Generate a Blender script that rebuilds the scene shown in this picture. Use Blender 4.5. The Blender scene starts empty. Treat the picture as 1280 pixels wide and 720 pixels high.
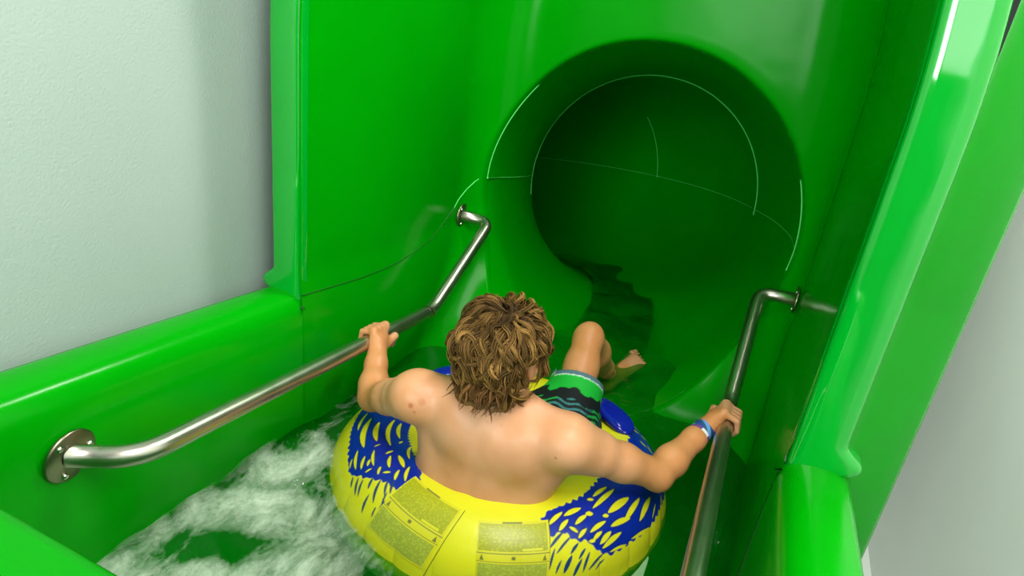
import bpy, math, random
import numpy as np
from mathutils import Vector, Matrix

random.seed(7)
RNG = np.random.default_rng(7)
scene = bpy.context.scene
COL = scene.collection
V3 = lambda *a: np.array(a, float)

# ------------------------------------------------------------------ helpers
def mesh_obj(name, verts, faces, mats, parent=None, smooth=True, origin=(0, 0, 0), mat_idx=None, cols=None):
    """one mesh object; verts in world coordinates, origin = world position of the top-level object it belongs to"""
    verts = np.asarray(verts, float) - np.asarray(origin, float)
    me = bpy.data.meshes.new(name)
    if isinstance(faces, np.ndarray):
        nf, k = faces.shape
        me.vertices.add(len(verts)); me.vertices.foreach_set('co', verts.astype(np.float32).ravel())
        me.loops.add(nf * k); me.loops.foreach_set('vertex_index', faces.astype(np.int32).ravel())
        me.polygons.add(nf); me.polygons.foreach_set('loop_start', np.arange(0, nf * k, k, dtype=np.int32))
        me.update(calc_edges=True); me.validate()
    else:
        me.from_pydata([tuple(v) for v in verts], [], [tuple(f) for f in faces]); me.update()
    if not isinstance(mats, (list, tuple)): mats = [mats]
    for m in mats: me.materials.append(m)
    if mat_idx is not None: me.polygons.foreach_set('material_index', np.asarray(mat_idx, np.int32))
    if smooth: me.polygons.foreach_set('use_smooth', np.ones(len(me.polygons), bool))
    if cols is not None:
        a = me.color_attributes.new('Col', 'FLOAT_COLOR', 'POINT')
        a.data.foreach_set('color', np.asarray(cols, np.float32).ravel())
    me.update()
    o = bpy.data.objects.new(name, me); COL.objects.link(o)
    if parent is not None: o.parent = parent
    else: o.location = origin
    return o

def thing(name, loc, label, cat, group=None, kind=None):
    o = bpy.data.objects.new(name, None); COL.objects.link(o)
    o.location = loc; o.empty_display_size = .1
    return tag(o, label, cat, group, kind)

def tag(o, label=None, cat=None, group=None, kind=None):
    if label: o['label'] = label
    if cat: o['category'] = cat
    if group: o['group'] = group
    if kind: o['kind'] = kind
    return o

def sstep(a, b, x):
    t = np.clip((np.asarray(x, float) - a) / (b - a), 0, 1)
    return t * t * (3 - 2 * t)

def grid_faces(nu, nv, wrap_u=False, wrap_v=False):
    iu = np.arange(nu if wrap_u else nu - 1); iv = np.arange(nv if wrap_v else nv - 1)
    I, J = np.meshgrid(iu, iv, indexing='ij'); I = I.ravel(); J = J.ravel()
    I2 = (I + 1) % nu; J2 = (J + 1) % nv
    return np.stack([I * nv + J, I2 * nv + J, I2 * nv + J2, I * nv + J2], 1)

def frames(path):
    path = np.asarray(path, float); n = len(path)
    T = np.gradient(path, axis=0); T /= np.linalg.norm(T, axis=1)[:, None]
    ref = V3(0, 0, 1) if abs(T[0][2]) < .9 else V3(1, 0, 0)
    N = np.zeros_like(T); N[0] = np.cross(T[0], ref); N[0] /= np.linalg.norm(N[0])
    for i in range(1, n):
        v = N[i - 1] - T[i] * (N[i - 1] @ T[i]); N[i] = v / np.linalg.norm(v)
    return T, N, np.cross(T, N)

def tube(path, rad, ns=16, caps=True):
    path = np.asarray(path, float); n = len(path)
    rad = np.broadcast_to(np.asarray(rad, float), (n,))
    T, N, B = frames(path)
    a = np.arange(ns) * 2 * np.pi / ns
    v = path[:, None, :] + rad[:, None, None] * (np.cos(a)[None, :, None] * N[:, None, :] + np.sin(a)[None, :, None] * B[:, None, :])
    v = v.reshape(-1, 3); f = grid_faces(n, ns, wrap_v=True)
    if caps:
        v = np.vstack([v, path[0], path[-1]]); c0, c1 = n * ns, n * ns + 1
        j = np.arange(ns); j2 = (j + 1) % ns
        f = np.vstack([f, np.stack([np.full(ns, c0), j2, j, j], 1), np.stack([np.full(ns, c1), (n - 1) * ns + j, (n - 1) * ns + j2, (n - 1) * ns + j2], 1)])
        # triangles written as degenerate quads are repaired by validate()
        f = [tuple(dict.fromkeys(q)) for q in f.tolist()]
    return v, f

def join(parts):
    V = []; F = []; k = 0
    for v, f in parts:
        V.append(np.asarray(v)); F += [tuple(int(i) + k for i in q) for q in f]; k += len(v)
    return np.vstack(V), F

def fillet_path(pts, rad, n=10):
    pts = [np.asarray(p, float) for p in pts]; out = [pts[0]]
    for i in range(1, len(pts) - 1):
        a, b, c = pts[i - 1], pts[i], pts[i + 1]
        u = (a - b) / np.linalg.norm(a - b); w = (c - b) / np.linalg.norm(c - b)
        r = rad[i - 1] if isinstance(rad, (list, tuple)) else rad
        p0, p1 = b + u * r, b + w * r
        for t in np.linspace(0, 1, n): out.append((1 - t) ** 2 * p0 + 2 * t * (1 - t) * b + t * t * p1)
    out.append(pts[-1]); return np.array(out)

def disc(center, axis, r, h, ns=40, bev=.003):
    axis = np.asarray(axis, float); axis = axis / np.linalg.norm(axis)
    prof = [(0, 0), (r - bev, 0), (r, bev * .6), (r, h - bev), (r - bev, h), (0, h)]
    ref = V3(0, 0, 1) if abs(axis[2]) < .9 else V3(1, 0, 0)
    N = np.cross(axis, ref); N /= np.linalg.norm(N); B = np.cross(axis, N)
    a = np.arange(ns) * 2 * np.pi / ns; v = []
    for rr, hh in prof:
        rr = max(rr, 1e-5); v.append(np.asarray(center) + axis * hh + rr * (np.cos(a)[:, None] * N + np.sin(a)[:, None] * B))
    return np.vstack(v), grid_faces(len(prof), ns, wrap_v=True).tolist()

def dome(center, axis, r, h, ns=16, nr=6):
    axis = np.asarray(axis, float); axis = axis / np.linalg.norm(axis)
    ref = V3(0, 0, 1) if abs(axis[2]) < .9 else V3(1, 0, 0)
    N = np.cross(axis, ref); N /= np.linalg.norm(N); B = np.cross(axis, N)
    a = np.arange(ns) * 2 * np.pi / ns; v = []
    for t in np.linspace(0, np.pi / 2 - .02, nr):
        v.append(np.asarray(center) + axis * h * np.sin(t) + r * np.cos(t) * (np.cos(a)[:, None] * N + np.sin(a)[:, None] * B))
    return np.vstack(v), grid_faces(nr, ns, wrap_v=True).tolist()

# ------------------------------------------------------------------ materials
def new_mat(name):
    m = bpy.data.materials.new(name); m.use_nodes = True
    nt = m.node_tree; b = nt.nodes['Principled BSDF']
    return m, nt, b

def noise(nt, scale, detail=3, rough=.5, coord='Object', vec=None):
    n = nt.nodes.new('ShaderNodeTexNoise'); n.inputs['Scale'].default_value = scale
    n.inputs['Detail'].default_value = detail; n.inputs['Roughness'].default_value = rough
    if vec is None:
        tc = nt.nodes.new('ShaderNodeTexCoord'); vec = tc.outputs[coord]
    nt.links.new(vec, n.inputs['Vector']); return n

def ramp(nt, fac, stops):
    r = nt.nodes.new('ShaderNodeValToRGB'); e = r.color_ramp.elements
    while len(e) < len(stops): e.new(.5)
    for i, (p, c) in enumerate(stops):
        e[i].position = p; e[i].color = (*c, 1) if len(c) == 3 else c
    nt.links.new(fac, r.inputs['Fac']); return r

def bump(nt, b, height, strength, dist=.01):
    n = nt.nodes.new('ShaderNodeBump'); n.inputs['Strength'].default_value = strength; n.inputs['Distance'].default_value = dist
    nt.links.new(height, n.inputs['Height']); nt.links.new(n.outputs['Normal'], b.inputs['Normal']); return n

def fibreglass(name, c1, c2, rough=.13, wave=.25, spec=.5):
    m, nt, b = new_mat(name)
    n = noise(nt, 2.2, 4); r = ramp(nt, n.outputs['Fac'], [(.3, c1), (.75, c2)])
    nt.links.new(r.outputs['Color'], b.inputs['Base Color'])
    b.inputs['Roughness'].default_value = rough; b.inputs['Specular IOR Level'].default_value = spec
    w = noise(nt, 3.5, 2, .4); bump(nt, b, w.outputs['Fac'], wave, .02)
    return m

M_GREEN = fibreglass('green_fibreglass', (.0004, .28, .0015), (.0006, .33, .002), rough=.20, spec=.14)
M_HOOD = fibreglass('green_hood_fibreglass', (.0003, .27, .0012), (.0005, .31, .0016), rough=.17, wave=.22, spec=.07)
M_LIP_G = fibreglass('glossy_green_lip_fibreglass', (.0004, .29, .016), (.0006, .33, .020), rough=.06, wave=.5, spec=.9)
M_TUN = fibreglass('brightened_green_tunnel_fibreglass', (.0003, .36, .0010), (.0005, .41, .0015), rough=.35, wave=.1, spec=.08)  # slide green raised in the base colour so the tunnel looks better lit
M_SEAM, _, b = new_mat('pale_green_sealant'); b.inputs['Base Color'].default_value = (.10, .80, .16, 1); b.inputs['Roughness'].default_value = .4
M_SEAMD, _, b = new_mat('dark_green_joint'); b.inputs['Base Color'].default_value = (.002, .13, .004, 1); b.inputs['Roughness'].default_value = .4

M_WING = fibreglass('shaded_green_panel_fibreglass', (.0005, .22, .003), (.0007, .26, .004), rough=.09, wave=1.0, spec=.22)  # slide green lowered in the base colour to make the panel look shaded
def wall_mat(name, c1, c2):
    m, nt, b = new_mat(name)
    n = noise(nt, 1.3, 5); r = ramp(nt, n.outputs['Fac'], [(.3, c1), (.7, c2)])
    nt.links.new(r.outputs['Color'], b.inputs['Base Color']); b.inputs['Roughness'].default_value = .75
    g = noise(nt, 160, 2); bump(nt, b, g.outputs['Fac'], .25, .004); return m
M_WALLL = wall_mat('painted_wall_grey', (.335, .41, .37), (.37, .445, .405))
M_WALLR = wall_mat('painted_wall_white', (.80, .84, .79), (.85, .88, .84))
M_FLOOR = wall_mat('pale_floor', (.60, .66, .60), (.66, .70, .66))

def steel():
    m, nt, b = new_mat('brushed_stainless_steel')
    b.inputs['Metallic'].default_value = 1; b.inputs['Base Color'].default_value = (.52, .49, .42, 1)
    n = noise(nt, 12, 2); r = ramp(nt, n.outputs['Fac'], [(.3, (.30,) * 3), (.7, (.36,) * 3)])
    nt.links.new(r.outputs['Color'], b.inputs['Roughness']); return m
M_STEEL = steel()
M_FLANGE, _, b = new_mat('dull_flange_steel'); b.inputs['Metallic'].default_value = 1; b.inputs['Base Color'].default_value = (.36, .31, .22, 1); b.inputs['Roughness'].default_value = .33
M_BOLT, _, b = new_mat('bolt_steel'); b.inputs['Metallic'].default_value = 1; b.inputs['Base Color'].default_value = (.75, .74, .7, 1); b.inputs['Roughness'].default_value = .22

def attr_mat(name, rough, spec=.5, coat=0):
    m, nt, b = new_mat(name)
    a = nt.nodes.new('ShaderNodeAttribute'); a.attribute_name = 'Col'
    nt.links.new(a.outputs['Color'], b.inputs['Base Color'])
    b.inputs['Roughness'].default_value = rough; b.inputs['Specular IOR Level'].default_value = spec
    b.inputs['Coat Weight'].default_value = coat
    return m, nt, b
M_VINYL, nt, b = attr_mat('printed_vinyl', .32, .45)
w = noise(nt, 14, 3); bump(nt, b, w.outputs['Fac'], .25, .01)
M_LABEL, nt, b = attr_mat('printed_label_vinyl', .35, .45)
M_HANDLE, nt, b = new_mat('blue_vinyl_handle'); b.inputs['Base Color'].default_value = (.006, .014, .36, 1); b.inputs['Roughness'].default_value = .16

def skin():
    m, nt, b = new_mat('wet_skin')
    n = noise(nt, 9, 4); r = ramp(nt, n.outputs['Fac'], [(.28, (.62, .265, .115)), (.5, (.67, .315, .160)), (.75, (.72, .36, .205))])
    n2 = noise(nt, 46, 2); r2 = ramp(nt, n2.outputs['Fac'], [(.70, (1, 1, 1)), (.80, (.86, .66, .60))])
    mx = nt.nodes.new('ShaderNodeMix'); mx.data_type = 'RGBA'; mx.blend_type = 'MULTIPLY'; mx.inputs[0].default_value = .35
    nt.links.new(r.outputs['Color'], mx.inputs[6]); nt.links.new(r2.outputs['Color'], mx.inputs[7])
    at = nt.nodes.new('ShaderNodeAttribute'); at.attribute_name = 'Col'
    m3 = nt.nodes.new('ShaderNodeMix'); m3.data_type = 'RGBA'; m3.blend_type = 'MULTIPLY'; m3.inputs[0].default_value = 1
    nt.links.new(mx.outputs[2], m3.inputs[6]); nt.links.new(at.outputs['Color'], m3.inputs[7])
    nt.links.new(m3.outputs[2], b.inputs['Base Color'])
    b.inputs['Roughness'].default_value = .42; b.inputs['Specular IOR Level'].default_value = .4
    b.inputs['Subsurface Weight'].default_value = .12; b.inputs['Subsurface Radius'].default_value = (.02, .008, .004); b.inputs['Subsurface Scale'].default_value = .5
    g = noise(nt, 120, 2); bump(nt, b, g.outputs['Fac'], .08, .003); return m
M_SKIN = skin()
M_LIP, _, b = new_mat('lip_skin'); b.inputs['Base Color'].default_value = (.55, .2, .15, 1); b.inputs['Roughness'].default_value = .4
M_EYE, _, b = new_mat('eye_white'); b.inputs['Base Color'].default_value = (.8, .8, .78, 1); b.inputs['Roughness'].default_value = .1
M_IRIS, _, b = new_mat('eye_iris'); b.inputs['Base Color'].default_value = (.06, .04, .02, 1); b.inputs['Roughness'].default_value = .1
M_NAIL, _, b = new_mat('finger_nail'); b.inputs['Base Color'].default_value = (.78, .5, .38, 1); b.inputs['Roughness'].default_value = .25
M_HAIR, nt, b = attr_mat('curly_brown_hair', .55, .12)
M_CLOTH, nt, b = attr_mat('printed_swim_cloth', .7, .3)
M_BAND, nt, b = attr_mat('woven_wristband', .5, .4)

def water_mat():
    m, nt, b = new_mat('green_water'); nt.nodes.remove(b)
    out = nt.nodes['Material Output']
    tr = nt.nodes.new('ShaderNodeBsdfTransparent'); tr.inputs['Color'].default_value = (.62, .93, .52, 1)
    df = nt.nodes.new('ShaderNodeBsdfDiffuse'); df.inputs['Color'].default_value = (.002, .22, .008, 1)
    gl = nt.nodes.new('ShaderNodeBsdfGlossy'); gl.inputs['Roughness'].default_value = .06
    fr = nt.nodes.new('ShaderNodeFresnel'); fr.inputs['IOR'].default_value = 1.33
    m1 = nt.nodes.new('ShaderNodeMixShader'); m1.inputs[0].default_value = .30
    m2 = nt.nodes.new('ShaderNodeMixShader')
    nt.links.new(tr.outputs[0], m1.inputs[1]); nt.links.new(df.outputs[0], m1.inputs[2])
    nt.links.new(fr.outputs[0], m2.inputs[0]); nt.links.new(m1.outputs[0], m2.inputs[1]); nt.links.new(gl.outputs[0], m2.inputs[2])
    n = noise(nt, 9, 4, .55); bp = nt.nodes.new('ShaderNodeBump'); bp.inputs['Strength'].default_value = .8; bp.inputs['Distance'].default_value = .03
    nt.links.new(n.outputs['Fac'], bp.inputs['Height'])
    for x in (gl, fr): nt.links.new(bp.outputs['Normal'], x.inputs['Normal'])
    nt.links.new(m2.outputs[0], out.inputs['Surface']); return m
M_WATER = water_mat()

def foam_mat():
    m, nt, b = new_mat('white_foam'); out = nt.nodes['Material Output']
    a = nt.nodes.new('ShaderNodeAttribute'); a.attribute_name = 'Col'
    tc = nt.nodes.new('ShaderNodeTexCoord')
    mp = nt.nodes.new('ShaderNodeMapping'); mp.inputs['Rotation'].default_value = (0, 0, .5); mp.inputs['Scale'].default_value = (1, .55, 1)
    nt.links.new(tc.outputs['Object'], mp.inputs['Vector'])
    n1 = noise(nt, 9, 8, .62, vec=mp.outputs[0]); n1.inputs['Distortion'].default_value = 1.1
    n2 = noise(nt, 90, 4, .6, vec=mp.outputs[0])
    mm = nt.nodes.new('ShaderNodeMath'); mm.operation = 'MULTIPLY_ADD'; mm.inputs[1].default_value = .30
    nt.links.new(n2.outputs['Fac'], mm.inputs[0]); nt.links.new(n1.outputs['Fac'], mm.inputs[2])
    ad = nt.nodes.new('ShaderNodeMath'); ad.operation = 'ADD'
    nt.links.new(mm.outputs[0], ad.inputs[0]); nt.links.new(a.outputs['Fac'], ad.inputs[1])
    r = ramp(nt, ad.outputs[0], [(.0, (0, 0, 0)), (1, (1, 1, 1))])
    mr = nt.nodes.new('ShaderNodeMapRange'); mr.inputs['From Min'].default_value = .98; mr.inputs['From Max'].default_value = 1.46
    mr.inputs['To Max'].default_value = .80
    nt.links.new(ad.outputs[0], mr.inputs['Value']); nt.nodes.remove(r)
    b.inputs['Base Color'].default_value = (.70, .84, .66, 1); b.inputs['Roughness'].default_value = .5
    bump(nt, b, ad.outputs[0], .6, .03)
    tr = nt.nodes.new('ShaderNodeBsdfTransparent'); mx = nt.nodes.new('ShaderNodeMixShader')
    nt.links.new(mr.outputs[0], mx.inputs[0]); nt.links.new(tr.outputs[0], mx.inputs[1]); nt.links.new(b.outputs[0], mx.inputs[2])
    nt.links.new(mx.outputs[0], out.inputs['Surface']); return m
M_FOAM = foam_mat()
M_DROP, _, b = new_mat('water_droplet'); b.inputs['Base Color'].default_value = (.8, 1, .85, 1); b.inputs['Roughness'].default_value = .03; b.inputs['Transmission Weight'].default_value = 1; b.inputs['IOR'].default_value = 1.33

# ------------------------------------------------------------------ camera
R_, U_, F_ = V3(.908, .400, .127), V3(-.262, .304, .916), V3(-.328, .865, -.380)
yaw, pitch, roll = 0.3624785, 0.3901656, 0.1374313
F_ = V3(-math.sin(yaw) * math.cos(pitch), math.cos(yaw) * math.cos(pitch), -math.sin(pitch))
r0 = V3(math.cos(yaw), math.sin(yaw), 0); u0 = np.cross(r0, F_)
R_ = r0 * math.cos(roll) + u0 * math.sin(roll); U_ = -r0 * math.sin(roll) + u0 * math.cos(roll)
CAM = V3(.49174, -1.93945, 1.03018)
cd = bpy.data.cameras.new('camera'); cam = bpy.data.objects.new('camera', cd); COL.objects.link(cam)
mat = Matrix(((R_[0], U_[0], -F_[0], CAM[0]), (R_[1], U_[1], -F_[1], CAM[1]), (R_[2], U_[2], -F_[2], CAM[2]), (0, 0, 0, 1)))
cam.matrix_world = mat
cd.sensor_width = 36; cd.lens = 36 * 800 / 1280; cd.clip_start = .02
scene.camera = cam

# ------------------------------------------------------------------ room
def quad(name, a, b, c, d, m, label, cat):
    o = mesh_obj(name, [a, b, c, d], [(0, 1, 2, 3)], m, smooth=False)
    return tag(o, label, cat, kind='structure')
quad('wall_left', (-.87, -7, -2.6), (-.87, .30, -2.6), (-.87, .30, 3.4), (-.87, -7, 3.4), M_WALLL, 'pale grey green painted wall beside the left curb of the slide', 'wall')
quad('wall_right', (2.0, -7, -2.6), (2.0, 5, -2.6), (2.0, 5, 3.4), (2.0, -7, 3.4), M_WALLR, 'off white wall to the right of the slide', 'wall')
quad('floor', (-.87, -7, -2.6), (2.0, -7, -2.6), (2.0, 5, -2.6), (-.87, 5, -2.6), M_FLOOR, 'pale floor under the slide', 'floor')

# ------------------------------------------------------------------ slide
SL = V3(0, -.574, -2.6)
slide = thing('water_slide', SL, 'glossy green fibreglass water slide with start tub and round dark tunnel mouth', 'water slide')
YL = -.574
def curb_z(y): return .217 - .0755 * (np.asarray(y) - YL)
# -- tub side profile (x outward from centre, z relative to the curb top)
PROF = [(.0, -1.0), (.30, -.995), (.52, -.96), (.61, -.87), (.648, -.74), (.660, -.52), (.664, -.30), (.666, -.14), (.670, -.06), (.680, -.022), (.70, -.004), (.73, .003), (.775, .004), (.80, -.004), (.815, -.022), (.822, -.06), (.826, -.2), (.83, -.8), (.83, -2.8)]
def spline(P, n):
    P = np.array(P, float); d = np.r_[0, np.cumsum(np.linalg.norm(np.diff(P, axis=0), axis=1))]
    t = np.linspace(0, d[-1], n); return np.stack([np.interp(t, d, P[:, k]) for k in range(P.shape[1])], 1)
def tub_side(sg):
    ys = np.r_[np.linspace(-1.60, YL + .004, 24), YL + .045]; P = np.array(PROF)
    v = np.zeros((len(ys), len(P), 3))
    for i, y in enumerate(ys):
        v[i, :, 0] = sg * (P[:, 0] + .0015); v[i, :, 1] = y; v[i, :, 2] = curb_z(y) + P[:, 1]
        v[i, -1, 2] = -2.6
    f = grid_faces(len(ys), len(P))
    return v.reshape(-1, 3), f
vl, fl = tub_side(-1); vr, fr_ = tub_side(1)
o = mesh_obj('start_tub', *join([(vl, fl[:, ::-1].tolist()), (vr, fr_.tolist())]), M_GREEN, slide, origin=SL)
# -- rear rim of the tub (across, behind the rider)
def rim():
    prof = [(-1.50, -.90), (-1.515, -.2), (-1.522, .24), (-1.526, .283), (-1.536, .297), (-1.55, .301), (-1.72, .306), (-1.75, .30), (-1.765, .28), (-1.77, .2), (-1.77, -2.6)]
    xs = np.r_[-.83, np.linspace(-.80, .80, 30), .83]
    v = np.array([[(x, y, z) for (y, z) in prof] for x in xs]).reshape(-1, 3)
    return v, grid_faces(len(xs), len(prof))[:, ::-1]
v, f = rim(); mesh_obj('rear_rim', v, f, M_GREEN, slide, origin=SL)

# -- hood: tall side walls and front wall round the tunnel mouth
XW = .683; RC = .20; YF = .57
def plan():
    pts = []
    for y in np.linspace(YL, YF - RC, 30): pts.append((XW, y))
    for a in np.linspace(0, np.pi / 2, 24)[1:]: pts.append((XW - RC + RC * np.cos(a), YF - RC + RC * np.sin(a)))
    for x in np.linspace(XW - RC, 0, 20)[1:]: pts.append((x, YF))
    return np.array(pts)[::-1]           # from centre (s=0) out to the right lip
PL = plan(); SP = np.r_[0, np.cumsum(np.linalg.norm(np.diff(PL, axis=0), axis=1))]; SMAX = SP[-1]
def hood_pt(s, z):
    s = np.asarray(s, float); z = np.asarray(z, float); a = np.abs(s)
    x = np.interp(a, SP, PL[:, 0]); y = np.interp(a, SP, PL[:, 1])
    zz = z - .2
    # lower walls lean in like the tub sides; upper part leans in slightly
    cz = np.where(y < 0, curb_z(np.minimum(y, 0)), curb_z(0))
    rel = z - cz
    tgt = np.interp(rel, [p[1] for p in PROF[1:9]] + [.0, .06], [p[0] for p in PROF[1:9]] + [.675, XW])
    k = np.where(z < cz + .06, tgt / XW, 1.0)
    k = k * (1 - .32 * np.clip(z - .9, 0, .8) ** 2)
    # ramp: the bottom of the front corners sweeps forward to meet the tub
    ramp_ = .36 * (1 - sstep(-.35, .30, z)) * sstep(YF - RC - .5, YF, y)
    return np.stack([np.sign(s) * x * k, y - ramp_, z], -1)
MC = V3(0, .405); MR = .635
def drop(th, y):
    """the tunnel floor lies deeper than round where the water runs in"""
    k = .24 * (1 - sstep(.7, 1.9, y))
    return 1 + k * np.maximum(0, -np.sin(th)) ** 1.5
def mouth(th, r):
    """a point of the hood surface at radius r round the mouth"""
    x = r * np.cos(th); z = MC[1] + r * np.sin(th) * drop(th, .5)
    xa = np.minimum(np.abs(x), XW - 1e-4)
    xs = PL[:, 0]; s = np.sign(x) * np.interp(xa, xs, SP)   # PL x increases from the centre outwards
    return s, z
NA = 320; th = np.arange(NA) * 2 * np.pi / NA
ZB, ZT = -.80, 2.3
s0, z0 = mouth(th, MR + .012)
# outer rectangle in (s, z)
cx, cz_ = 0.0, MC[1]
dx, dz = s0 - cx, z0 - cz_
tx = np.where(np.abs(dx) > 1e-6, SMAX / np.maximum(np.abs(dx), 1e-6), 1e9)
tz = np.where(dz > 0, (ZT - cz_) / np.maximum(dz, 1e-6), (cz_ - ZB) / np.maximum(-dz, 1e-6))
tt = np.minimum(tx, tz)
s1, z1 = cx + dx * tt, cz_ + dz * tt
# hit the corners of the rectangle exactly
for sc_, zc_ in ((SMAX, ZT), (-SMAX, ZT), (SMAX, ZB), (-SMAX, ZB)):
    i = np.argmin((s1 - sc_) ** 2 + (z1 - zc_) ** 2); s1[i], z1[i] = sc_, zc_
rings = []
TUN_IN = .05
wall_edge = hood_pt(s0, z0)
def tun_ring0(r, y_off):
    e = hood_pt(*mouth(th, MR)); p = np.zeros((NA, 3))
    p[:, 0] = r * np.cos(th); p[:, 2] = MC[1] + r * np.sin(th) * drop(th, .5); p[:, 1] = e[:, 1] + y_off
    return p
a_in = tun_ring0(MR - .008, .028); ctl = tun_ring0(MR - .006, .0)
for t in np.linspace(0, 1, 8): rings.append((1 - t) ** 2 * a_in + 2 * t * (1 - t) * ctl + t * t * wall_edge)
for t in np.linspace(0, 1, 46)[1:]:
    rings.append(hood_pt(s0 + (s1 - s0) * t, z0 + (z1 - z0) * t))
v = np.array(rings); f = grid_faces(len(rings), NA, wrap_v=True)
mesh_obj('entry_hood', v.reshape(-1, 3), f, M_HOOD, slide, origin=SL)

# -- lips (rounded front flanges of the hood)
def lip(sg):
    zs = np.r_[.18, np.linspace(.214, .30, 14), np.linspace(.33, 2.3, 46)]
    rows = []
    for z in zs:
        xi = XW * (1 - .32 * max(0, min(.8, z - .9)) ** 2) - .003
        bulge = .042 * (1 - float(sstep(.235, .285, z)))
        if z < .235: bulge = .042 * math.sqrt(max(0, 1 - ((.235 - z) / .022) ** 2)) if z > .2135 else -.10
        xo = xi + .108 + bulge
        p = [(xi, YL + .03), (xi + .001, YL + .012), (xi + .006, YL + .003), (xi + .014, YL - .002), (xi + .03, YL - .0030), ((xi + xo) / 2, YL - .0034), (xo - .03, YL - .0030), (xo - .014, YL - .002), (xo - .005, YL + .006), (xo, YL + .02), (xo, YL + .05)]
        rows.append([(sg * x, y, z) for x, y in p])
    v = np.array(rows); n, m_, _ = v.shape
    f = grid_faces(n, m_); f = f if sg < 0 else f[:, ::-1]
    f = [tuple(q) for q in f.tolist()] + [tuple(range(m_)) if sg < 0 else tuple(range(m_))[::-1]]
    return v.reshape(-1, 3), f
for sg in (-1, 1):
    v, f = lip(sg); o = mesh_obj('hood_lip', v, f, M_LIP_G, slide, origin=SL)
# -- outer panel standing behind the right lip
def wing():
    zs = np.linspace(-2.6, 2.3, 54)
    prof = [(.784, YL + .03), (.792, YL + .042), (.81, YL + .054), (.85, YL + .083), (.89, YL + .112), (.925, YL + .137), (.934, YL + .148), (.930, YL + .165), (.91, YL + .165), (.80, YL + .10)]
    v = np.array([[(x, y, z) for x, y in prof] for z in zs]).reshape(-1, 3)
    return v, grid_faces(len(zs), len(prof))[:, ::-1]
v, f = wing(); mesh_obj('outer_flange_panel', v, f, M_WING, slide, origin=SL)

# -- seams on the hood
def seam_strip(name, pts3, r, m, parent):
    v, f = tube(np.array(pts3), r, 6); return mesh_obj(name, v, f, m, parent, origin=SL)
def s_of_y(y): return SMAX - (y - YL)     # on the straight side wall
seam = [(-.574, .219), (-.45, .205), (-.30, .187), (-.142, .177), (-.05, .176), (.05, .182), (.189, .205), (.28, .245), (.36, .295)]
pts = [hood_pt(-s_of_y(y), z) for y, z in spline(seam, 60)]
sE, zE = mouth(np.array([np.pi]), MR + .01)
end = [hood_pt(-(s_of_y(.36) - .03), .325), hood_pt(-(s_of_y(.36) - .08), .365), hood_pt(-(s_of_y(.36) - .12), .395), hood_pt(sE[0], .405)]
seam_strip('tub_seam', pts, .0022, M_SEAMD, slide)
seam_strip('tub_seam', spline([pts[-1]] + end, 20), .0024, M_SEAM, slide)

# -- tunnel
def tunnel_path():
    P = [V3(0, .50, .415)]; h = 0.0; ds = .02; out = [P[0]]; s = 0; hd = [0.]
    while s < 5.2:
        k = .25 if s < 1.05 else .25 + (.85 - .25) * min(1, (s - 1.05) / .3)
        h += k * ds; d = V3(-math.sin(h), math.cos(h), -.145); out.append(out[-1] + d * ds); s += ds; hd.append(h)
    return np.array(out), np.array(hd)
TP, TH = tunnel_path()
def tring(i, r, ang):
    """points of ring i at angles (0 = right, 90 = up)"""
    rt = V3(math.cos(TH[i]), math.sin(TH[i]), 0); fw = V3(-math.sin(TH[i]), math.cos(TH[i]), -.145); fw /= np.linalg.norm(fw)
    up = np.cross(rt, fw)
    ang = np.asarray(ang); return TP[i] + r * (np.cos(ang)[:, None] * rt + (np.sin(ang) * drop(ang, TP[i][1] if i < 130 else 9))[:, None] * up)
RT = .627
cuts = [0, 57, 100, 150, 200, len(TP) - 1]
for a, bb in zip(cuts[:-1], cuts[1:]):
    idx = list(range(a, bb + 1, 2)) + ([bb] if (bb - a) % 2 else [])
    ang = np.arange(128) * 2 * np.pi / 128
    rows = [tring(i, RT - .006 if False else RT, ang) for i in idx]
    if a == 0:     # first section starts exactly on the inner edge of the mouth
        base = a_in[(np.arange(128) * NA / 128).astype(int)]
        j = [k for k, i in enumerate(idx) if i > 9]
        rows = [base] + [rows[k] for k in j]
    v = np.array(rows)
    if a == 0:
        # keep rings in front of the lip from folding through it
        for r in range(1, len(rows)):
            v[r, :, 1] = np.maximum(v[r, :, 1], v[r - 1, :, 1] + .002)
    sec = mesh_obj('tunnel_section', v.reshape(-1, 3), grid_faces(len(rows), 128, wrap_v=True), M_TUN, slide, origin=SL)
    if bb < 160:   # ring joint and long joints of this section
        ra = np.radians(np.linspace(-3, 190, 129) if bb < 70 else np.linspace(-1, 42, 40))
        rp = tring(bb, RT - .002, ra); keep = rp
        vv, ff = tube(keep, .0032, 6); mesh_obj('ring_seam', vv, ff, M_SEAM, sec, origin=SL)
    for aa in (0.0, math.pi):
        ii = [i for i in idx if i > 4]
        lp = np.array([tring(i, RT - .002, np.array([aa]))[0] for i in ii])
        if a == 0: lp = np.vstack([a_in[0 if aa == 0 else NA // 2] + V3(-.003 if aa == 0 else .003, 0, 0), lp[3:]])
        if bb < 210:
            vv, ff = tube(lp, .0026, 6); mesh_obj('long_seam', vv, ff, M_SEAM, sec, origin=SL)
# first ring joint runs round the upper part of the mouth edge
for lo, hi in ((140, 180), (-8, 22)):
    k = (np.arange(round(lo * NA / 360), round(hi * NA / 360) + 1)) % NA
    e = a_in[k] * 1.0; e[:, 0] *= .995
    vv, ff = tube(e, .0024, 6); mesh_obj('mouth_seam', vv, ff, M_SEAM, slide, origin=SL)

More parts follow.
